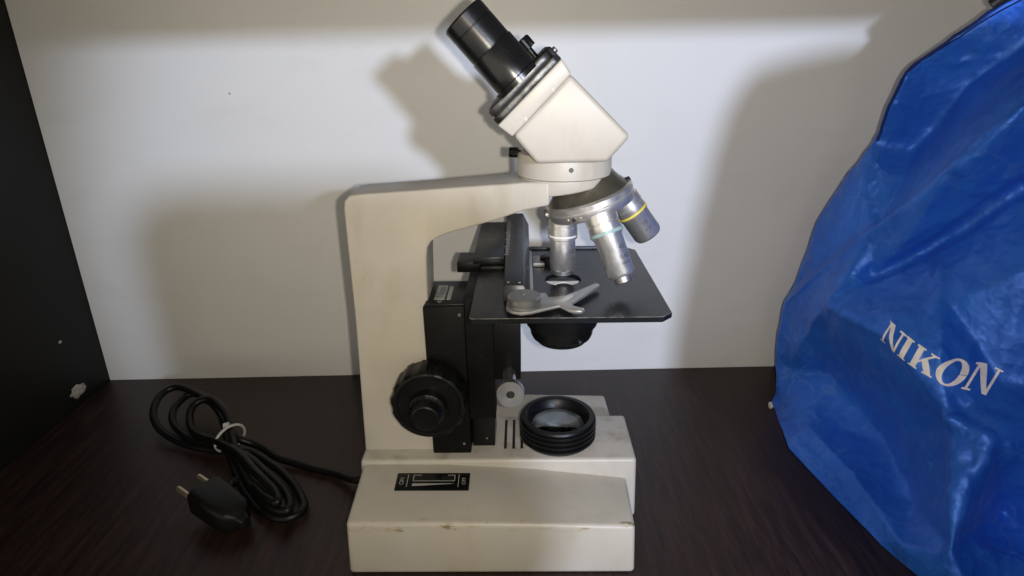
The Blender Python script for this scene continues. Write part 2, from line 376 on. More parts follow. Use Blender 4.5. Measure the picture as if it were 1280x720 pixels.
# arm: column, overhanging limb and round nose block
bm = bmesh.new()
col = [(-86, 228.2), (-91, 225.4), (-94, 221), (-95.2, 213), (-97, 165), (-98.2, 53.6), (-154.5, 53.6), (-150.5, 165), (-149.6, 249), (-148.4, 255), (-144.5, 258.6), (-138, 259.4), (-91, 262), (-86, 262.3)]
limb = [(-79, 231, 262.7, 18), (-62, 235.6, 263.7, 18.3), (-48, 239.4, 264.6, 19.2), (-37, 243.4, 265.3, 20.8), (-27, 247.4, 266.5, 23), (-18, 249.7, 267, 25.6), (-9.6, 251.8, 267.2, 28.2)]
F_ = [bm.verts.new((x, -18, z)) for x, z in col]; K_ = [bm.verts.new((x, 18, z)) for x, z in col]      # column, then the limb that widens towards the head
bm.faces.new(F_); bm.faces.new(K_[::-1])
for i in range(len(col) - 1): bm.faces.new((F_[i], F_[i + 1], K_[i + 1], K_[i]))
pv = (F_[0], F_[-1], K_[-1], K_[0])
for x, zb, zt, hw in limb:
    nv = tuple(bm.verts.new(p) for p in ((x, -hw, zb), (x, -hw, zt), (x, hw, zt), (x, hw, zb)))
    for k in range(4): bm.faces.new((pv[k], pv[(k + 1) % 4], nv[(k + 1) % 4], nv[k]))
    pv = nv
bm.faces.new(pv)
bmesh.ops.recalc_face_normals(bm, faces=bm.faces)
nb = bmesh.new(); lathe(nb, [(0, 240), (29.2, 240), (30.4, 268.5), (0, 268.5)], Matrix.Translation((1.5, 0, 0)), 72)
for v in nb.verts:
    if v.co.z < 250: v.co.z = 258.6 + .14 * v.co.x
me_ = bpy.data.meshes.new('tmp'); nb.to_mesh(me_); nb.free(); bm.from_mesh(me_); bpy.data.meshes.remove(me_)
arm = finish(bm, 'arm', 'cream', mic, bevel=1.6, seg=3, ang=36)
# head ring with its set screws
bm = bmesh.new(); lathe(bm, [(0, 267.8), (31.2, 267.8), (32.4, 268.8), (32.4, 280.5), (31.6, 283.5), (0, 283.5)], Matrix.Translation((1.8, 0, 0)), 96)
ring = finish(bm, 'head_ring', 'cream', mic)
def screw(parent, p, d, r, h, m='worn', slot=True):
    bm = bmesh.new(); mt = frame(p, d); lathe(bm, [(r, -h), (r, h * .6), (r * .8, h), (r * .32, h), (r * .3, h * .3), (0, h * .3)], mt, 20)
    return finish(bm, 'screw', m, parent)
screw(ring, (4.3, -32.3, 275.8), (.05, -1, 0), 1.5, .7)
bm = bmesh.new(); mt = frame((-28, 0, 282.6), (-1, 0, .06)); lathe(bm, [(2, 0), (2, 1.5), (3.3, 1.8), (3.3, 7.5), (2.8, 8.2), (0, 8.2)], mt, 36, 18, .2, (2, 3))
finish(bm, 'clamp_screw', 'black', ring)
# inclined binocular head
ex = Vector((-.700, 0, .714)).normalized(); ez = Vector((0, 1, 0)); ea = Vector((.714, 0, .700)).normalized()   # ex: eyepiece axis
bm = bmesh.new(); prism_y(bm, [(-32.6, 299.3), (-17.9, 281.6), (26.4, 281.9), (40.1, 297.5), (2.3, 335)], -41.2, 41.2)
hd = finish(bm, 'head_housing', 'cream', mic, bevel=3.2, seg=4)
bm = bmesh.new(); prism_y(bm, [(-41.8, 305.7), (-32.9, 298.8), (2.9, 334.7), (-3.0, 343.6)], -42.6, 42.6)
finish(bm, 'flange', 'cream', hd, bevel=1.2, seg=3)
for t in (.25, .72):
    p = Vector((-32.7, -42.4, 299.1)).lerp(Vector((2.7, -42.4, 334.9)), t) + ex * 1.5; 
    bm = bmesh.new(); lathe(bm, [(1.7, -.6), (1.6, .1), (1.2, .25), (0, .2)], frame(p, (0, -1, 0)), 20); finish(bm, 'screw_cap', 'cream', hd)
def rounded_plate(bm, c, hw, hd_, r, t):
    pts = []
    for cx, cy, a0 in ((hw - r, hd_ - r, 0), (-(hw - r), hd_ - r, 90), (-(hw - r), -(hd_ - r), 180), (hw - r, -(hd_ - r), 270)):
        for k in range(7): a = R(a0 + 15 * k); pts.append((cx + r * math.cos(a), cy + r * math.sin(a)))
    A = [bm.verts.new(c + ea * x + ez * y) for x, y in pts]; B = [bm.verts.new(c + ea * x + ez * y + ex * t) for x, y in pts]
    bm.faces.new(A); bm.faces.new(B[::-1]); n = len(pts)
    for i in range(n): bm.faces.new((A[i], B[i], B[(i + 1) % n], A[(i + 1) % n]))
fc = Vector((-22.4, 0, 324.6))
bm = bmesh.new(); rounded_plate(bm, fc + ex * .1, 27.0, 42.2, 5, 4.3); p1 = finish(bm, 'lower_slide_plate', 'worn', mic, bevel=.7)
bm = bmesh.new(); rounded_plate(bm, fc + ex * 4.3 - ea * .3, 24.8, 40, 4, 1.0); finish(bm, 'gap_plate', 'slot', p1)
bm = bmesh.new(); rounded_plate(bm, fc + ex * 5.2, 26.6, 41.2, 9, 4.4); p2 = finish(bm, 'upper_slide_plate', 'worn', mic, bevel=1.0)
bm = bmesh.new(); rounded_plate(bm, fc + ex * 9.5, 25.2, 39.6, 9, .6); finish(bm, 'cover_sheet', 'black', p2, bevel=.2)
bm = bmesh.new(); box(bm, (-3, -40, -2.6), (3.6, 40, 7.4))
for v in bm.verts: v.co = fc + ea * (25.4 + v.co.x * .5) + ez * v.co.y + ex * (v.co.z + 2.4)
finish(bm, 'end_cap', 'black', p2, bevel=.8)
screw(p2, fc + ea * 27.8 + ex * 6 + Vector((0, -33, 0)), ea, 2.0, 1.3, 'steel')
tx = Vector((-.667, 0, .745)).normalized()
for s in (-1, 1):
    o0 = Vector((-29.6, s * 31, 332.6)) + tx * .5; mt = frame(o0, tx)
    bm = bmesh.new(); lathe(bm, [(0, -3), (17, -3), (17, .2), (15.0, .8), (15.0, 22.0), (14.5, 22.6), (0, 22.6)], mt, 64)
    et = finish(bm, 'eyepiece_tube', 'tube', mic)
    bm = bmesh.new(); lathe(bm, [(0, 22.4), (13.9, 22.4), (13.9, 23.0), (14.3, 23.2), (14.3, 37.8), (13.9, 38.1), (13.9, 38.5), (14.3, 38.8), (14.3, 46.5), (13.2, 47.6), (10, 47.6), (8.5, 45.5), (0, 45.5)], mt, 64)
    finish(bm, 'eyepiece', 'tube', et)
    bm = bmesh.new(); lathe(bm, [(8.2, 45.6), (5, 46.3), (0, 46.6)], mt, 40); finish(bm, 'eye_lens', 'glass', et)
    if s == 1:
        bm = bmesh.new(); lathe(bm, [(15.2, 2.5), (17.8, 3), (17.8, 9), (15.2, 9.6)], mt, 96, 24, .35, (1, 2)); finish(bm, 'dioptre_ring', 'rubber', et)
bm = bmesh.new(); lathe(bm, [(0, -2), (2.2, -2), (2.2, 5), (5.2, 5.4), (5.2, 12), (4.4, 13), (0, 13)], frame(Vector((-18.5, -8, 345)), tx), 48, 16, .3, (3, 4))
finish(bm, 'dioptre_knob', 'rubber', mic)
# nosepiece
al = R(18); na = Vector((math.sin(al), 0, -math.cos(al))); e1 = Vector((-math.cos(al), 0, -math.sin(al))); e2 = Vector((0, -1, 0))
nc = Vector((19.7, 0, 250.6)); nm = frame(nc, na)
bm = bmesh.new(); lathe(bm, [(0, -15), (20.5, -15), (24, -9), (28.6, -3.6), (28.4, -3), (0, -3)], nm, 72); npz = finish(bm, 'nosepiece', 'olive', mic)
bm = bmesh.new(); lathe(bm, [(0, -3.2), (29.8, -3.4), (31.2, -2.2), (31.2, .8), (29.2, 1.2), (29.2, 2.2), (30.9, 2.6), (30.9, 6.6), (29.6, 8.2), (0, 8.4)], nm, 96); finish(bm, 'turret', 'chrome', npz)
bm = bmesh.new(); mt = nm @ Matrix.Rotation(R(0), 4, 'Z')
p = nc + e1 * 31.5 + na * 2; lathe(bm, [(0, -1), (3.8, -1), (3.8, 1.2), (2.6, 2.0), (0, 2.2)], frame(p, e1), 28); finish(bm, 'click_stop', 'steel', npz)
bm = bmesh.new(); p = nc - e1 * 27.5 + na * -2.2; lathe(bm, [(0, -3), (3.4, -3), (3.4, 2.6), (2.6, 3.2), (0, 3.2)], frame(p, -e1), 28); finish(bm, 'click_stop', 'worn', npz)
for k in range(3):
    a = R(52 + k * 9); q = nc + na * 4.6 + 30.9 * (math.cos(a) * e1 + math.sin(a) * e2)
    bm = bmesh.new(); lathe(bm, [(1.0 if k != 1 else 1.5, -.4), (1.0 if k != 1 else 1.5, .25), (0, .3)], frame(q, q - nc - na * 4.6), 14); finish(bm, 'screw', 'worn' if k == 1 else 'brass', npz)
def objective(phi, prof, band, bandmat, tip, marks, rm=22.0):
    a = R(phi); d = (math.cos(al) * na + math.sin(al) * (math.cos(a) * e1 + math.sin(a) * e2)).normalized()
    o = nc + na * 8 + rm * (math.cos(a) * e1 + math.sin(a) * e2); mt = frame(o, d, (1, 0, 0))
    bm = bmesh.new(); lathe(bm, [(0, -2)] + prof + [(0, prof[-1][1])], mt, 72); ob = finish(bm, 'objective', 'chrome', mic)
    bm = bmesh.new(); r_, z0, z1 = band; lathe(bm, [(r_ - 1, z0), (r_, z0 + .2), (r_, z1 - .2), (r_ - 1, z1)], mt, 64); finish(bm, 'colour_ring', bandmat, ob)
    bm = bmesh.new(); lathe(bm, tip + [(0, tip[-1][1])], mt, 48); finish(bm, 'front_lens_mount', 'steel', ob)
    # engraved figures, wrapped round the barrel on the side facing the front
    f = Vector((marks[2], -1, 0)); f = (f - d * f.dot(d)).normalized(); yv = -d; xv = yv.cross(f)
    for t, (txt, sz, dz) in enumerate(marks[0]):
        m_ = Matrix((xv, yv, f)).transposed().to_4x4(); m_.translation = o + d * dz
        lettering(txt, sz, m_, 'ink', ob, wrap=marks[1] + .06)
objective(0, [(10.4, 0), (10.4, 5), (9.9, 5.3), (9.9, 5.8), (10.6, 6.0), (10.6, 14.2), (9.2, 15.2), (9.2, 37.2), (8.6, 38)], (10.75, 11.2, 12.8), 'white', [(8.6, 38.0), (8.6, 38.4), (7.9, 38.6), (7.9, 39.4), (8.5, 39.6), (8.5, 40.8), (5.2, 42.6), (4.4, 44)], ([('100', 4.2, 23), ('1.25', 2.8, 28.5)], 9.2, .85))
objective(97, [(11.2, 0), (11.2, 6), (10.6, 6.3), (10.6, 6.9), (11.2, 7.2), (11.0, 14.5), (9.8, 16.5), (9.4, 42.5), (8, 44.5)], (11.5, 12.0, 14.6), 'teal', [(6.0, 44), (6.0, 48.3), (5.3, 49)], ([('40', 4.6, 25), ('0.65', 4.2, 31.5), ('160/0.17', 2.4, 36)], 9.7, .75))
objective(182, [(11.0, 0), (11.0, 6.5), (10.4, 6.8), (10.4, 7.3), (10.9, 7.5), (10.9, 14.5), (10.3, 15.5), (10.3, 32.2), (9.2, 34.2)], (11.2, 11.4, 13.2), 'yellow', [(9.2, 34.0), (8.4, 34.6), (5, 34.4)], ([('10', 4.2, 21), ('0.25', 3.0, 26.5)], 10.35, .35))
# stage with its central opening
bm = bmesh.new()
out = [(-62, -72), (-60, -74), (60, -74), (67, -67), (66, 66), (58, 75), (-62, 75)]
ov = [bm.verts.new((x, y, 191)) for x, y in out]; oe = [bm.edges.new((ov[i], ov[(i + 1) % len(ov)])) for i in range(len(ov))]
hv = [bm.verts.new((1.4 + 13 * math.cos(2 * math.pi * k / 48), -3.5 + 13 * math.sin(2 * math.pi * k / 48), 191)) for k in range(48)]
oe += [bm.edges.new((hv[i], hv[(i + 1) % 48])) for i in range(48)]
bmesh.ops.triangle_fill(bm, use_beauty=True, use_dissolve=False, edges=oe)
ret = bmesh.ops.extrude_face_region(bm, geom=list(bm.faces))
for v in ret['geom']:
    if isinstance(v, bmesh.types.BMVert): v.co.z = 187
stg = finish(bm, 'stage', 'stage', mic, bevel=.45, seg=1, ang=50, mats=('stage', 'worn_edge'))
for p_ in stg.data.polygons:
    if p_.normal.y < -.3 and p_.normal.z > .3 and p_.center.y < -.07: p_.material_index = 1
for x, y in ((38, 6), (43, -38), (-8, -66), (-55, -71.2), (18, 40)):
    bm = bmesh.new(); lathe(bm, [(1.3, 190.6), (1.3, 191.1), (.5, 191.12), (0, 190.9)], Matrix.Translation((x, y, 0)), 16); finish(bm, 'screw', 'worn', stg)
bm = bmesh.new(); box(bm, (-30, 69, 190.8), (57, 74, 192.6)); finish(bm, 'rear_rail', 'bar', stg, bevel=.5)
bm = bmesh.new(); box(bm, (-80, 34, 184), (-61, 60, 192.6)); cg = finish(bm, 'carriage', 'rubber', stg, bevel=.8)
bm = bmesh.new(); box(bm, (-66, 24, 194), (-42, 130, 199.5)); finish(bm, 'carriage_cover', 'stage', stg, bevel=.6)
bm = bmesh.new(); box(bm, (-60, 18, 190.9), (-42, 30, 194)); finish(bm, 'carriage_foot', 'rubber', stg, bevel=.5)
# mechanical slide holder: long bar, pivot and forked finger
bm = bmesh.new(); hexa(bm, [(-41, -47, 191.3), (-22, -49, 191.3), (-22, 148, 191.3), (-44, 148, 191.3), (-40, -45, 203), (-27, -46, 203), (-27.5, 148, 203), (-43, 148, 203)])
sh = finish(bm, 'slide_holder', 'bar', mic, bevel=.7)
bm = bmesh.new(); box(bm, (-23, -52, 191.2), (-20.6, 60, 193.6)); finish(bm, 'guide_strip', 'clip', sh, bevel=.3)
bm = bmesh.new()
fg = [(-18.4, -49.6), (-8, -48.6), (.5, -46.5), (12, -35), (22.6, -24), (24.6, -24.6), (25.6, -27), (24.6, -29.2), (14, -45), (3.6, -60.4), (4.6, -64.5), (8, -67), (10.6, -68.2), (11.2, -71), (9, -73.4), (5, -73.2), (1, -71), (-4.3, -63.5), (-23.1, -74), (-29, -75.5), (-34.5, -73), (-38.4, -68), (-38.4, -60), (-34, -53), (-27, -50)]
prism_z(bm, fg, 193.2, 195.4); finish(bm, 'forked_finger', 'clip', sh, bevel=.5)
bm = bmesh.new(); lathe(bm, [(0, 195.3), (10.8, 195.3), (11.2, 195.7), (11.2, 197.2), (10.5, 197.6), (10.5, 198.0), (11.0, 198.4), (11.0, 201.2), (10.2, 202), (1.5, 202), (1.4, 201.3), (0, 201.3)], Matrix.Translation((-27, -62, 0)), 56)
finish(bm, 'pivot_knob', 'steel', sh)
bm = bmesh.new(); prism_z(bm, [(-20, -52), (-10, -52), (-12, -38), (-20.4, -38)], 191.2, 194.0); finish(bm, 'clip_stop', 'clip', sh, bevel=.3)
bm = bmesh.new(); prism_z(bm, [(-20, 24), (-11, 24), (-11, 44), (-20, 44)], 191.2, 194.2); finish(bm, 'clip_stop', 'steel', sh, bevel=.3)
bm = bmesh.new(); lathe(bm, [(5, 191.1), (5, 193), (6.2, 193.2), (6.2, 196.6), (5.4, 197.2), (0, 197.2)], Matrix.Translation((-8, 34, 0)), 40, 20, .2, (2, 3)); finish(bm, 'clamp_knob', 'rubber', sh)
for x, y in ((-30, -42), (-37.5, -41)):
    bm = bmesh.new(); lathe(bm, [(.9, 202.8), (.9, 203.2), (0, 203.3)], Matrix.Translation((x, y, 0)), 14); finish(bm, 'screw', 'chrome', sh)
bm = bmesh.new()
for k in range(26):
    y = 20 + k * 4.0; box(bm, (-41 if k % 5 else -42, y, 202.9), (-38.2, y + .5, 203.12))
finish(bm, 'scale_marking', 'print', sh, smooth=False)
# condenser under the stage
bm = bmesh.new(); lathe(bm, [(0, 189.6), (9.5, 189.4), (12.2, 189.0), (12.2, 186), (27.5, 185.8), (27.5, 158), (26.6, 155.5), (24.2, 152.5), (23.4, 147.5), (22, 144.6), (19, 143), (18.4, 141), (0, 141)], Matrix.Translation((1, 0, 0)), 72)
cn = finish(bm, 'condenser', 'rubber', mic)
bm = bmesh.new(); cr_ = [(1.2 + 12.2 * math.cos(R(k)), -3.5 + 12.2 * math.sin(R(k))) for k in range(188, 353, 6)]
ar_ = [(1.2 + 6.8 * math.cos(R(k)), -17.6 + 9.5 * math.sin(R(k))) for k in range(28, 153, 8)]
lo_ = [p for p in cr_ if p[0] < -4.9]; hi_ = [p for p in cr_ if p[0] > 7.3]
prism_z(bm, lo_ + ar_[::-1] + hi_, 189.7, 190.3); finish(bm, 'rim_reflection', 'white', cn)  # white crescent stands in for a reflection on the condenser top
bm = bmesh.new(); mt = frame((13, -22.0, 149), (.5, -1, -.2)); lathe(bm, [(0, -1), (1.6, -1), (1.6, 1.6), (1.1, 2), (0, 2)], mt, 16); finish(bm, 'screw', 'worn', cn)
# focusing block and stage bracket
bm = bmesh.new(); box(bm, (-99.5, -24, 55), (-69.8, 23, 178.6)); fb = finish(bm, 'focus_block', 'black', mic, bevel=.9)
bm = bmesh.new(); box(bm, (-97.8, -25, 178.7), (-69.6, 22.5, 181.2)); tp = finish(bm, 'top_cover', 'rubber', fb, bevel=.5)
bm = bmesh.new(); box(bm, (-92.2, -16.5, 181.1), (-84.6, 12.6, 181.5)); finish(bm, 'name_plate', 'label', fb, bevel=.1)
bm = bmesh.new(); box(bm, (-83.2, -16.5, 181.1), (-80.2, 10.6, 181.4)); finish(bm, 'name_plate', 'label', fb, bevel=.1)
lettering('Nikon', 8.2, Matrix.Translation((-88.4, -2, 181.56)) @ Matrix.Rotation(R(90), 4, 'Z'), 'ink', fb)
bm = bmesh.new(); lathe(bm, [(1.9, 181), (1.9, 181.8), (1.2, 182.1), (.6, 181.8), (0, 181.6)], Matrix.Translation((-87.5, -20.6, 0)), 20); finish(bm, 'screw', 'steel', fb)
screw(fb, (-73.5, -24.2, 172.5), (0, -1, 0), 1.3, .7, 'steel')
screw(fb, (-75, -24.2, 64), (0, -1, 0), 1.1, .6, 'steel')
bm = bmesh.new()
box(bm, (-69.4, -27, 88), (-49.5, 27, 186.9)); box(bm, (-49.7, -26.4, 121), (-30.2, 26.4, 166)); 
hexa(bm, [(-49.7, -26.2, 165.8), (-30.2, -26.2, 165.8), (-30.2, 26.2, 165.8), (-49.7, 26.2, 165.8), (-49.7, -26.2, 186.9), (-22, -26.2, 186.9), (-22, 26.2, 186.9), (-49.7, 26.2, 186.9)])
br = finish(bm, 'stage_bracket', 'black', mic, bevel=.7)
screw(br, (-24.5, -26.4, 179), (0, -1, 0), 1.2, .7, 'steel')
bm = bmesh.new(); box(bm, (-69.2, -14, 54.6), (-51.6, 16, 87.8)); gp = finish(bm, 'guide_plate', 'rubber', mic, bevel=.8)
screw(gp, (-58, -14.2, 62), (0, -1, 0), .9, .5, 'steel')
# condenser height knob
bm = bmesh.new(); km = frame((-37.2, -60, 127.6), (.05, -1, .04)); lathe(bm, [(0, -36), (4.6, -36), (4.6, -14), (6.2, -13.6), (6.2, -6.2), (9.0, -6.0), (9.7, -5.4), (9.7, -.4), (9.3, 0), (3.7, 0), (3.5, -.5), (1.6, -.5), (1.4, -1), (0, -1)], km, 144, 72, .07, (6, 7))
finish(bm, 'condenser_knob', 'silver', mic)
bm = bmesh.new(); lathe(bm, [(2.9, -.4), (2.8, .05), (1.6, .1), (1.4, -.4), (0, -.4)], km, 32); kk = finish(bm, 'knob_screw', 'worn', mic)
# coarse and fine focus knobs, one set each side
for s in (-1, 1):
    km = frame((-96.5, 0, 112), (0, s, 0)); bm = bmesh.new()
    lathe(bm, [(0, 18.4), (20, 18.4), (20, 27), (25.4, 27), (26.9, 28.4), (26.9, 45.5), (25.6, 48), (24.0, 48.6), (22.6, 48.2), (22.2, 47.4), (12.5, 47.4), (12.3, 48), (0, 48)], km, 168, 28, .38, (4, 5))
    ck = finish(bm, 'coarse_focus_knob', 'rubber', mic)
    bm = bmesh.new(); lathe(bm, [(0, 47.6), (13.6, 47.6), (13.2, 55), (11, 56.5), (10.4, 57.5), (10.2, 63), (9.6, 64.5), (8.6, 65), (8.2, 64.5), (0, 64)], km, 96, 32, .14, (3, 4)); finish(bm, 'fine_focus_knob', 'rubber', ck)

# ------------------------------------------------------------------ power cord
CORD = [(-118, 442, 16), (-134, 442, 12), (-152, 456, 6), (-173, 467, 4.2), (-213, 482, 6), (-241, 497, 12), (-258, 500, 20), (-291, 539, 24), (-322, 566, 26), (-352, 579, 28), (-363, 564, 24), (-352, 536, 16), (-327, 515, 8), (-299, 504, 5), (-272, 498, 5), (-238, 484, 10), (-205, 460, 8), (-182, 436, 6), (-173, 415, 5), (-186, 405, 5), (-209, 416, 5), (-231, 442, 6), (-253, 476, 10), (-268, 505, 16), (-290, 541, 20), (-315, 568, 22), (-334, 574, 22), (-342, 557, 18), (-329, 528, 14), (-303, 506, 12), (-272, 494, 14), (-235, 468, 18), (-204, 439, 17), (-185, 420, 14), (-181, 405, 13), (-199, 412, 12), (-222, 437, 13), (-246, 471, 16), (-261, 500, 24), (-276, 525, 30), (-300, 548, 30), (-314, 547, 28), (-316, 532, 22), (-302, 510, 18), (-269, 490, 20), (-240, 465, 23), (-210, 432, 24), (-192, 416, 22), (-188, 406, 20), (-204, 418, 18), (-228, 446, 10), (-241, 448, 7), (-236, 425, 7), (-218, 402, 9), (-213, 395, 10), (-222, 400, 11)]
pc = thing('power_cord', 'coiled black power cord with two pin plug left of the microscope', 'power cord', (-240, 480, 0))
def off(bm, d=(240, -480, 0)): bmesh.ops.translate(bm, verts=bm.verts, vec=d); return bm
bm = bmesh.new(); tube(bm, [p + Vector((noise.noise(p * .035), noise.noise(p * .035 + Vector((5, 5, 5))), .4 * noise.noise(p * .05))) * 1.6 for p in catmull(CORD, 9)], 3.6, 12); finish(off(bm), 'cable', 'cord', pc)
pd = Vector((-253.3 + 207, 420.7 - 391.7, 3)).normalized(); sd = Vector((-pd.y, pd.x, 0)).normalized()
pb = bmesh.new(); p0 = Vector((-212, 394.5, 12)); secs = [(-4, 4.4, 4.4), (2, 5.6, 5.4), (4, 9.5, 8.2), (8, 12.6, 9.8), (24, 14.4, 10.4), (45, 14.8, 11), (46.5, 14.2, 10.4)]; pd = (pd + Vector((0, 0, .10))).normalized()
rings = []
for d, wx, hz in secs:
    c = p0 + pd * d; rings.append([pb.verts.new(c + sd * (wx * math.copysign(abs(math.cos(a)) ** .38, math.cos(a))) + Vector((0, 0, hz * math.copysign(abs(math.sin(a)) ** .38, math.sin(a))))) for a in [2 * math.pi * k / 32 for k in range(32)]])
for A, B in zip(rings, rings[1:]):
    for k in range(32): pb.faces.new((A[k], A[(k + 1) % 32], B[(k + 1) % 32], B[k]))
pb.faces.new(rings[0][::-1]); pb.faces.new(rings[-1])
plug = finish(off(pb), 'plug', 'cord', pc, bevel=.5, seg=1)
for s in (-1, 1):
    bm = bmesh.new(); lathe(bm, [(0, 0), (2.4, 0), (2.4, 20.5), (1.8, 22), (0, 22.2)], frame(p0 + pd * 46 + sd * (9 * s), pd), 20); finish(off(bm), 'pin', 'brass', plug)
tr = []
for k in range(28):
    a = 2 * math.pi * k / 28; c = Vector((-265, 502, 16)); dd = Vector((.62, .79, 0))
    tr.append(c + dd * (14.5 * math.cos(a)) + Vector((0, 0, 13.5 * math.sin(a))) + Vector((.79, -.62, 0)) * (3 * math.sin(a)))
bm = bmesh.new(); tube(bm, tr, 1.25, 8, True); lathe(bm, [(0, -2.5), (2.8, -2.5), (2.8, 2.5), (0, 2.5)], frame((-266, 502, 29.6), (1, .2, .2)), 4)
finish(off(bm), 'cable_tie', 'tie', pc)

# ------------------------------------------------------------------ blue dust cover
BAGV = [(416, 450, 406), (383, 480, 395), (355, 500, 377), (332, 515, 354), (310, 530, 330), (308, 542, 302), (311, 562, 268), (304, 585, 238), (289, 600, 188), (278, 605, 118), (270, 600, 45), (269, 574, 0), (251, 490, 0), (260, 423, 0), (269, 369, 0), (279, 337, 0), (299, 299, 0), (338, 275, 0), (409, 273, 0), (279, 588, 103), (312, 515, 200), (318, 452, 266), (331, 420, 311), (388, 410, 360), (308, 512, 156), (345, 482, 199), (368, 448, 250), (418, 420, 298), (316, 485, 196), (335, 444, 262), (270, 508, 138), (323, 432, 169), (348, 405, 206), (400, 380, 239), (280, 438, 141), (304, 402, 137), (346, 392, 120), (382, 375, 117), (413, 360, 160), (306, 380, 100), (299, 356, 67), (285, 326, 33), (309, 550, 46), (329, 478, 20), (310, 402, 12), (274, 503, 13), (283, 437, 10), (274, 352, 12), (285, 580, 35), (356, 552, 259), (373, 530, 316), (390, 500, 345), (411, 440, 375), (317, 356, 102), (363, 378, 20), (319, 335, 24), (356, 335, 76), (409, 320, 62), (352, 330, 21)]
BAGF = [(10, 11, 48), (48, 19, 10), (9, 10, 19), (13, 46, 12), (46, 45, 12), (11, 12, 45), (48, 11, 45), (45, 42, 48), (42, 30, 48), (19, 48, 30), (24, 20, 30), (15, 47, 14), (34, 43, 39), (20, 24, 28), (28, 25, 21), (4, 5, 49), (46, 13, 14), (14, 47, 46), (44, 43, 46), (45, 46, 43), (42, 45, 43), (43, 34, 42), (30, 42, 34), (34, 24, 30), (7, 8, 20), (6, 7, 20), (20, 49, 6), (49, 5, 6), (21, 29, 22), (16, 55, 41), (55, 54, 41), (54, 53, 41), (39, 40, 53), (53, 36, 39), (26, 22, 29), (18, 57, 17), (58, 17, 57), (56, 58, 57), (37, 56, 57), (57, 38, 37), (32, 37, 38), (38, 33, 32), (1, 51, 23), (23, 52, 1), (52, 0, 1), (17, 58, 16), (55, 16, 58), (54, 55, 58), (58, 56, 54), (53, 54, 56), (56, 37, 53), (36, 53, 37), (37, 32, 36), (31, 36, 32), (32, 33, 26), (33, 27, 26), (22, 26, 27), (27, 23, 22), (50, 22, 51), (51, 1, 2), (16, 41, 15), (47, 15, 41), (44, 47, 41), (41, 40, 44), (43, 44, 40), (40, 39, 43), (39, 36, 35), (36, 31, 35), (34, 35, 31), (24, 34, 31), (24, 31, 25), (31, 32, 25), (32, 26, 25), (26, 29, 25), (29, 21, 25), (21, 50, 49), (4, 49, 50), (3, 4, 50), (50, 51, 3), (51, 2, 3), (8, 9, 20), (9, 19, 20), (19, 30, 20), (49, 20, 21), (20, 28, 21), (50, 21, 22), (23, 51, 22), (25, 28, 24), (35, 34, 39), (47, 44, 46), (40, 41, 53)]
BAGO = [0, 1, 2, 3, 4, 5, 6, 7, 8, 9, 10, 11, 12, 13, 14, 15, 16, 17, 18, 57, 38, 33, 27, 23, 52]
bag = thing('dust_cover', 'crumpled blue nylon dust cover with silver lettering at the right edge', 'dust cover', (330, 440, 0))
bm = bmesh.new()
bv = [bm.verts.new(p) for p in BAGV]
for f in BAGF: bm.faces.new([bv[i] for i in f])
o = BAGO; cc = Vector((520, 520, 180)); lo1 = []; lo2 = []
for i in o:                                                                     # the far side of the cover
    p = Vector(BAGV[i]); q = p + Vector((95, 34, 0)); q.y = min(q.y, 640)
    if p.z > 1: q.z = p.z * .98 + 3
    lo1.append(bm.verts.new(q))
    q2 = Vector((q.x * .45 + 520 * .55, q.y * .45 + 560 * .55, q.z * .8 + 22 if p.z > 1 else 0)); lo2.append(bm.verts.new(q2))
n_ = len(o)
for A, B in (([bv[i] for i in o], lo1), (lo1, lo2)):
    for k in range(n_): bm.faces.new((A[k], B[k], B[(k + 1) % n_], A[(k + 1) % n_]))
bm.faces.new(lo2)
bmesh.ops.triangulate(bm, faces=bm.faces)
bmesh.ops.recalc_face_normals(bm, faces=bm.faces)
for it, fac in enumerate((.22, .32, .42, .45, .45)):
    bmesh.ops.subdivide_edges(bm, edges=list(bm.edges) if it < 4 else [e for e in bm.edges if e.verts[0].co.x + e.verts[1].co.x < 880], cuts=1, use_grid_fill=True)
    bmesh.ops.triangulate(bm, faces=[f for f in bm.faces if len(f.verts) > 3])
    bmesh.ops.smooth_vert(bm, verts=[v for v in bm.verts if v.co.z > .6], factor=fac, use_axis_x=True, use_axis_y=True, use_axis_z=True)
bm.normal_update()
def ridged(p, s): return 1 - abs(noise.noise(p * s)) * 2
B_ = [Vector(p) for p in BAGV]
creases = []                                                                   # (a, b, half width, height): folds of the stiff cloth
def fold(ids, wd, h):
    for a, b in zip(ids, ids[1:]): creases.append((B_[a], B_[b], wd, h))
fold((19, 20, 21, 22, 23), 13, 5); fold((24, 25, 26, 27), 13, -8); fold((30, 34, 39, 40, 41), 12, 5); fold((6, 20), 9, -4); fold((30, 24), 10, 4)
fold((45, 46, 47), 11, 4.5); fold((39, 53), 9, 5); fold((53, 55), 10, 4); fold((40, 54), 10, -6); fold((31, 36), 12, -2.5); fold((25, 35), 10, 3)
rnd = random.Random(11); front = [v.co.copy() for v in bm.verts if v.co.x < 430 and v.co.y < 606]
for k in range(190):
    a = rnd.choice(front); d = Vector((rnd.uniform(-.6, 1), rnd.uniform(-1, .7), rnd.uniform(-.5, .9))).normalized() * rnd.uniform(10, 55)
    creases.append((a, a + d, rnd.uniform(2.6, 7), rnd.uniform(.4, 1.4) * rnd.choice((-1, 1, 1))))
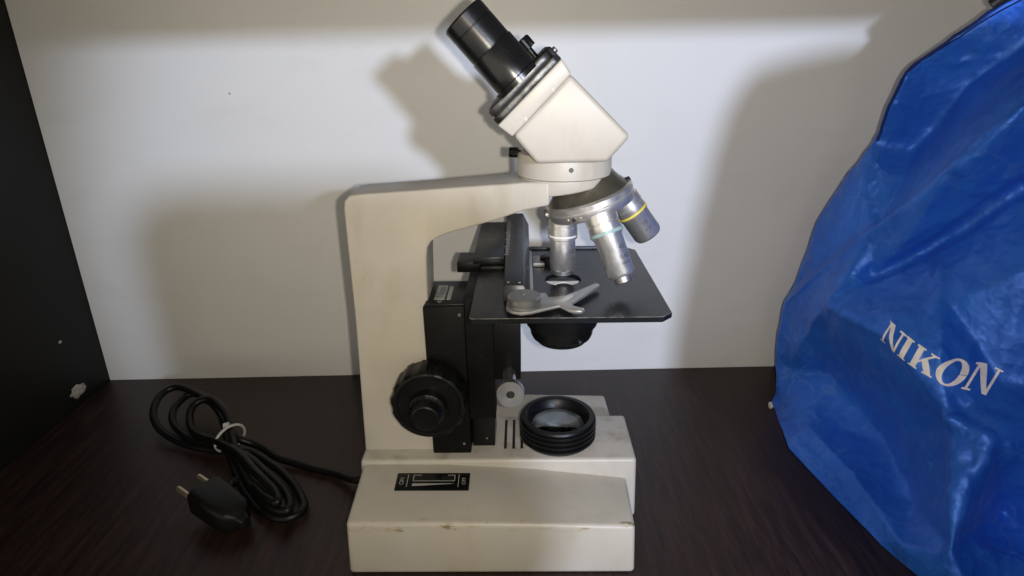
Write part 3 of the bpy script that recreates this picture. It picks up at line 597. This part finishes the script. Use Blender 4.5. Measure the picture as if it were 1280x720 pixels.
for v in bm.verts:
    p = v.co.copy(); k = min(1, p.z / 25)
    q = Vector((p.x, p.y, p.z * .7)) + Vector((noise.noise(p * .02), noise.noise(p * .02 + Vector((9, 3, 1))), noise.noise(p * .02 + Vector((3, 7, 5))))) * 22
    h = 1.5 * ridged(q, .018) + .6 * ridged(q + Vector((40, 10, 3)), .040) - 1.2
    if p.x < 450:
        for a, b, wd, hh in creases:
            ab = b - a; t = (p - a).dot(ab) / ab.length_squared
            if t < -.35 or t > 1.35: continue
            tc = max(0, min(1, t)); d2 = (p - a - ab * tc).length_squared
            if d2 < wd * wd: x_ = 1 - math.sqrt(d2) / wd; h += hh * (x_ * x_ * .5 + x_ * .5)
    v.co = p + v.normal * h * k
for v in bm.verts: v.co.z = max(.4, v.co.z); v.co.y = min(v.co.y, 646)
off(bm, (-330, -440, 0))
shell = finish(bm, 'cover_shell', 'nylon', bag)
for p_ in shell.data.polygons: p_.use_smooth = True
for e in shell.data.edges: e.use_edge_sharp = False
bb = bmesh.new(); bb.from_mesh(shell.data); bmesh.ops.scale(bb, vec=(1000,) * 3, verts=bb.verts); off(bb, (330, 440, 0)); bb.normal_update()
bvh = BVHTree.FromBMesh(bb); bb.free()
fp = [(272, .6), (263, 70), (258, 178), (266, 260), (275, 328), (284, 365), (296, 386), (330, 396), (430, 398), (430, .6)]  # unseen front of the cover, added and shaped to cast the right-hand wall shadow
bm = bmesh.new(); rr_ = []
for y, dx, k in ((196, 14, .97), (205, 0, 1), (250, 36, 1), (300, 74, .98), (372, 142, .96)):
    rr_.append([bm.verts.new((min(430, x + dx), y, z * k if z > 1 else z)) for x, z in fp])
for A, B in zip(rr_, rr_[1:]):
    for k in range(len(fp)): bm.faces.new((A[k], A[(k + 1) % len(fp)], B[(k + 1) % len(fp)], B[k]))
bm.faces.new(rr_[0]); bm.faces.new(rr_[-1][::-1])
bmesh.ops.subdivide_edges(bm, edges=list(bm.edges), cuts=2, use_grid_fill=True)
for v in bm.verts: v.co += Vector((1, .4, 0)) * 2.5 * noise.noise(v.co * .03)
finish(off(bm, (-330, -440, 0)), 'cover_front_blocker', 'nylon', bag)
# seam piping along the shoulder and down the back seam
sp = catmull([BAGV[i] for i in (0, 1, 2, 3, 4, 5)] + [(317, 553, 268)], 8); sp2 = []
for p in sp:
    h, nn, _, _ = bvh.find_nearest(p); sp2.append(h + nn * .6)
bm = bmesh.new(); tube(bm, sp2, 1.2, 8); finish(off(bm, (-330, -440, 0)), 'seam_piping', 'piping', bag)
sp3 = []
for p in catmull([Vector(BAGV[i]) + Vector((5, 0, -9)) for i in (0, 1, 2, 3)] + [Vector(BAGV[4]) + Vector((6, -1, -5)), Vector(BAGV[5]) + Vector((4, 0, -4))], 8):
    h, nn, _, _ = bvh.find_nearest(p); sp3.append(h + nn * .15)
bm = bmesh.new(); tube(bm, sp3, .7, 6); finish(off(bm, (-330, -440, 0)), 'seam_stitch', 'piping', bag)
# printed name
def quad(a, b, c, d): return [a, b, c, d]
def letter_N(x, w_=1.1):
    return [[(x + .08, .0), (x + .20, .0), (x + .20, 1), (x + .08, 1)], [(x - .02, 0), (x + .34, 0), (x + .34, .07), (x - .02, .07)], [(x - .04, .93), (x + .2, .93), (x + .2, 1), (x - .04, 1)],
            [(x + .08, 1), (x + .38, 1), (x + w_ - .06, 0), (x + w_ - .26, 0)], [(x + w_ - .18, .0), (x + w_ - .06, .0), (x + w_ - .06, 1), (x + w_ - .18, 1)], [(x + w_ - .34, .93), (x + w_ + .06, .93), (x + w_ + .06, 1), (x + w_ - .34, 1)]]
def letter_I(x): return [[(x + .1, 0), (x + .4, 0), (x + .4, 1), (x + .1, 1)], [(x, 0), (x + .5, 0), (x + .5, .07), (x, .07)], [(x, .93), (x + .5, .93), (x + .5, 1), (x, 1)]]
def letter_K(x): return letter_I(x) + [[(x + .4, .42), (x + .95, .95), (x + 1.1, .95), (x + .4, .30)], [(x + .78, .93), (x + 1.24, .93), (x + 1.24, 1), (x + .78, 1)], [(x + .5, .5), (x + .78, .66), (x + 1.25, .05), (x + .88, .05)], [(x + .78, 0), (x + 1.32, 0), (x + 1.32, .07), (x + .78, .07)]]
def letter_O(x, w_=1.3):
    out = []
    for k in range(24):
        a, b = 2 * math.pi * k / 24, 2 * math.pi * (k + 1) / 24; c = x + w_ / 2
        out.append([(c + w_ / 2 * math.cos(a), .5 + .54 * math.sin(a)), (c + w_ / 2 * math.cos(b), .5 + .54 * math.sin(b)), (c + (w_ / 2 - .32) * math.cos(b), .5 + .46 * math.sin(b)), (c + (w_ / 2 - .32) * math.cos(a), .5 + .46 * math.sin(a))])
    return out
PT0 = Vector((276.0, 432.0, 136.2)); PT1 = Vector((321.5, 385.0, 122.5)); PTU = Vector((277.7, 428.8, 155.4))
PT0 += Vector((-3, 0, -5.5)); PT1 += Vector((-4, 0, -6)); sx_ = (PT1 - PT0) / 4.79 * .96; sy_ = (PTU - Vector((276, 432, 136.2))) * .76; pn = sx_.cross(sy_).normalized()
if pn.y > 0: pn = -pn
for i, L in enumerate((letter_N(0), letter_I(1.2), letter_K(1.9), letter_O(3.24), letter_N(4.62))):
    bm = bmesh.new()
    for j, q in enumerate(L):
        vs = [bm.verts.new(Vector((x, y, j * .001))) for x, y in q]; bm.faces.new(vs)
    bmesh.ops.triangulate(bm, faces=bm.faces)
    for _ in range(3): bmesh.ops.subdivide_edges(bm, edges=[e for e in bm.edges if e.calc_length() > .14], cuts=1); bmesh.ops.triangulate(bm, faces=bm.faces)
    for v in bm.verts:
        x, y, j = v.co; p = PT0 + sx_ * x + sy_ * y
        hit = bvh.ray_cast(p + pn * 70, -pn, 160)
        if hit[0] is None: hit = bvh.find_nearest(p)
        v.co = hit[0] + pn * (.35 + j * 40)
    finish(off(bm, (-330, -440, 0)), 'printed_letter', 'logo', bag, smooth=True)
# small dark strap at the very top of the cover
st = []
for p in catmull([(346, 503, 379), (362, 494, 385), (380, 483, 391), (402, 470, 402)], 6):
    h, nn, _, _ = bvh.find_nearest(p); st.append(h + nn * 1.5 + Vector((-1.5, -1, 2.5)))
bm = bmesh.new(); tube(bm, st, 4.0, 10); finish(off(bm, (-330, -440, 0)), 'carry_strap', 'hide', bag)
# white scrap on the desk behind the hem
bm = bmesh.new(); bmesh.ops.create_icosphere(bm, subdivisions=2, radius=1)
for v in bm.verts: v.co = Vector((v.co.x * 2, v.co.y * 4, v.co.z * 3.6)) * (1 + .4 * noise.noise(v.co * 2)) + Vector((0, 0, 3.4))
ps = finish(bm, 'paper_scrap', 'paper', None, loc=(262, 560, 0)); ps['label'] = 'tiny whitish scrap on the desk against the hem of the blue cover'; ps['category'] = 'scrap'

# ------------------------------------------------------------------ unseen slab on a stand behind the camera, added to shade wall and base
tb = thing('shadow_blocker', 'dark slab on a stand, added unseen to cast the wall shadow', 'shadow_blocker', (80, -9, 0))
bm = bmesh.new(); rp = []
for cx, cz, a0 in ((45, 330, 0), (-70, 324, 90), (-76, 180, 180), (45, 180, 270)):
    r_ = 36 if a0 == 90 else 30
    rp += [(cx + r_ * math.cos(R(a0 + 15 * k)), cz + r_ * math.sin(R(a0 + 15 * k))) for k in range(7)]
prism_y(bm, rp, -5, 5); bd = finish(bm, 'shell', 'shadow_blocker', tb, bevel=1.5, seg=2)
bm = bmesh.new(); box(bm, (-90, -5.6, 172), (59, -4.9, 338)); finish(bm, 'blocker_face', 'blocker_face', tb)
bm = bmesh.new(); lathe(bm, [(0, 0), (55, 0), (55, 5), (9, 9), (9, 144), (40, 148), (40, 154), (0, 154)], Matrix.Translation((-15, 0, 0)), 32); finish(bm, 'stand', 'shadow_blocker', tb)
